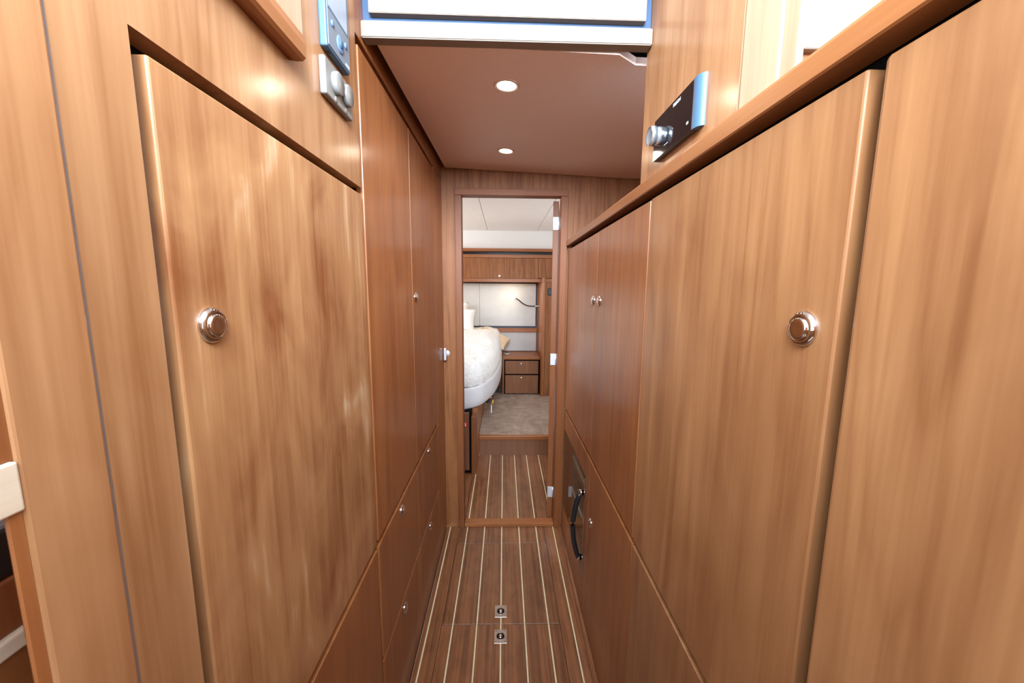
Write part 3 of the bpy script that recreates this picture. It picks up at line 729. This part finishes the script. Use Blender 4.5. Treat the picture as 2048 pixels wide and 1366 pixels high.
def topz(x, y): return 0.795 + 0.06 * min(1, max(0, (y - 2.6) / 1.1))
from mathutils import noise as mnoise
def wr_(x, y, li):
    v = Vector((x * 7, y * 7, li * 0.3)); a = mnoise.noise(v) * 0.014 + mnoise.noise(v * 2.3) * 0.006
    return a * (0.3 if li < 2 else 1.0)
lv = [(0.022, lambda x, y: 0.6045 + 0.012 * mnoise.noise(Vector((x * 16, y * 16, 0)))), (0.008, 0.640), (0.006, 0.680), (0.012, 0.725)]
for k in range(1, 9):
    a = k / 8 * math.pi / 2
    lv.append((0.012 + 0.085 * (1 - math.cos(a)), (lambda s: (lambda x, y: 0.725 + (topz(x, y) - 0.725) * s))(math.sin(a))))
for ins in (0.125, 0.17, 0.22, 0.28, 0.34, 0.40, 0.48, 0.56, 0.64, 0.72, 0.79):
    lv.append((ins, lambda x, y: topz(x, y) + 0.008))
bm = loft(lv, True, False, wr_)
d = put('duvet', bm, DUVET, t, smooth=True)
put('pedestal', bx(-1.41, -0.1905, 2.66, 4.38, 0.0, 0.4484), W_Z, t)
put('pedestal_post', bx(-0.2225, -0.1905, 2.560, 2.659, 0.0, 0.4200, 0.002), W_frame, t)
put('pedestal_door', bx(-0.60, -0.2375, 2.560, 2.578, 0.030, 0.4478, 0.001), W_dark, t)
put('pedestal_gap', bx(-0.60, -0.2226, 2.580, 2.659, 0.0, 0.4480), BLACK, t)
t = thing('safety_sticker', 'tiny red sticker with white pictogram on the bed pedestal', 'sticker', (-0.262, 2.5600, 0.36))
put('sticker', bx(-0.272, -0.252, 2.5590, 2.5600, 0.348, 0.381, 0.0), REDS, t)
bm = bmesh.new(); add_box(bm, -0.2655, -0.2595, 2.5585, 2.5592, 0.352, 0.370); add_box(bm, -0.2690, -0.2610, 2.5585, 2.5592, 0.368, 0.372); add_box(bm, -0.2630, -0.2590, 2.5585, 2.5592, 0.370, 0.376)
put('pictogram', bm, WHITES, t)
# pillows
def pillow_bm(w, h, d, M, pinch=0.10, seed=0):
    bm = bmesh.new(); n = 22; rows = {}
    for s in (1, -1):
        for i in range(n + 1):
            for j in range(n + 1):
                u, v = 2 * i / n - 1, 2 * j / n - 1
                e = max(0.0, (1 - u ** 4)) ** 0.5 * max(0.0, (1 - v ** 4)) ** 0.5
                px = u * (1 - pinch * (1 - v * v) * abs(u) ** 3 * 0.6); pz = v * (1 - pinch * (1 - u * u) * abs(v) ** 3 * 0.6)
                t_ = e * (0.86 + 0.14 * mnoise.noise(Vector((u * 2.2 + seed, v * 2.2, s * 3))))
                if e < 1e-6 and s == -1: rows[(s, i, j)] = rows[(1, i, j)]; continue
                rows[(s, i, j)] = bm.verts.new((px * w / 2, s * d / 2 * t_, pz * h / 2))
    for s in (1, -1):
        for i in range(n):
            for j in range(n):
                q = [rows[(s, i, j)], rows[(s, i + 1, j)], rows[(s, i + 1, j + 1)], rows[(s, i, j + 1)]]
                try: bm.faces.new(q if s == 1 else q[::-1])
                except ValueError: pass
    bmesh.ops.transform(bm, matrix=M, verts=bm.verts); return bm
def pillow(name, label, w, h, d, loc, rx, ry, rz, mat, seed, group=None):
    M = Matrix.Translation(loc) @ Matrix.Rotation(rz, 4, 'Z') @ Matrix.Rotation(ry, 4, 'Y') @ Matrix.Rotation(rx, 4, 'X')
    o = put(name, pillow_bm(w, h, d, M, seed=seed), mat, None, smooth=True); tag(o, label, 'pillow', group); return o
pillow('pillow', 'cream bed pillow standing against the headboard, tallest at the back', 0.60, 0.30, 0.15, (-0.69, 4.24, 0.995), -0.16, 0, 0, LINEN, 3)
pillow('pillow', 'cream bed pillow leaning in front of the tallest one, right edge upright', 0.56, 0.24, 0.14, (-0.585, 4.08, 0.975), -0.25, 0.06, 0, LINEN, 11)
pillow('quilted_pillow', 'tan quilted pillow poking out beyond the duvet beside the nightstand', 0.34, 0.22, 0.08, (-0.115, 4.06, 0.775), -1.15, 0.42, -0.2, TAN, 5)

# reading lamp
t = thing('reading_lamp', 'gooseneck reading lamp with glowing tip in front of the headboard', 'lamp', (0.392, 4.30, 1.105))
bm = bmesh.new()
add_tube(bm, [(0.3880, 4.300, 1.104), (0.350, 4.300, 1.104)], [0.011, 0.009], 14); add_box(bm, 0.3840, 0.3884, 4.280, 4.320, 1.075, 1.125, 0.002)
put('base', bm, CHROME, t)
bm = bmesh.new()
gp = [(0.350, 4.300, 1.104), (0.315, 4.296, 1.1045), (0.275, 4.288, 1.108), (0.240, 4.278, 1.117), (0.208, 4.266, 1.134), (0.180, 4.252, 1.156), (0.155, 4.238, 1.176), (0.136, 4.228, 1.188)]
add_tube(bm, gp, 0.0058, 10); put('gooseneck', bm, BLACKP, t)
bm = bmesh.new(); add_tube(bm, [(0.138, 4.229, 1.187), (0.128, 4.223, 1.192), (0.116, 4.216, 1.197)], [0.008, 0.0115, 0.012], 14); put('lamp_head', bm, CHROME, t)
bm = bmesh.new(); add_tube(bm, [(0.117, 4.2165, 1.1965), (0.108, 4.211, 1.2005), (0.092, 4.201, 1.2080), (0.085, 4.196, 1.2110)], [0.0110, 0.0185, 0.0165, 0.006], 14); put('bulb', bm, BULBGLOW, t)
d_ = bpy.data.lights.new('reading_bulb', 'POINT'); d_.energy = 0.7; d_.color = (1, 0.85, 0.62); d_.shadow_soft_size = 0.02
o_ = bpy.data.objects.new('reading_bulb', d_); COL.objects.link(o_); o_.location = (0.080, 4.185, 1.222)
# dish on the nightstand
t = thing('small_dish', 'small white dish with a dark green lid on the nightstand', 'dish', (0.037, 4.16, 0.5811))
bm = bmesh.new(); add_lathe(bm, [(0, 0), (0.018, 0), (0.026, 0.010), (0.028, 0.014), (0.024, 0.014), (0, 0.010)], 28, M=Matrix.Translation((0.037, 4.16, 0.5811)))
put('dish', bm, WHITEW, t)
bm = bmesh.new(); add_lathe(bm, [(0.022, 0.0135), (0.020, 0.020), (0.010, 0.026), (0.004, 0.030), (0, 0.031)], 24, M=Matrix.Translation((0.037, 4.16, 0.5811)))
put('lid', bm, plain('dark_green_glass', (0.05, 0.08, 0.06), 0.25), t)
# loose cables under the bed
t = thing('cable_bundle', 'loose black cable bundle with orange and yellow pieces hanging under the bed corner', 'cable', (-0.115, 2.99, 0.40))
bm = bmesh.new()
for k in range(5):
    a = 0.006 * k
    add_tube(bm, [(-0.185, 2.99 + a, 0.428 - a * 0.5), (-0.15, 2.985 + a, 0.402 + a * 0.4), (-0.112, 2.98 + a, 0.399 + a), (-0.090, 2.985 + a, 0.418), (-0.083, 3.0, 0.447)], 0.0075, 8)
put('cables', bm, plain('dark_cable', (0.02, 0.012, 0.010), 0.5), t)
bm = bmesh.new(); add_tube(bm, [(-0.108, 2.968, 0.428), (-0.096, 2.968, 0.444)], 0.007, 8); put('orange_sleeve', bm, ORANGE, t)
bm = bmesh.new(); add_tube(bm, [(-0.094, 2.966, 0.385), (-0.086, 2.966, 0.402), (-0.085, 2.966, 0.420)], 0.0045, 8); put('yellow_wire', bm, YELLOW, t)
bm = bmesh.new(); add_box(bm, -0.100, -0.094, 2.964, 2.967, 0.315, 0.378); put('white_tag', bm, WHITES, t)
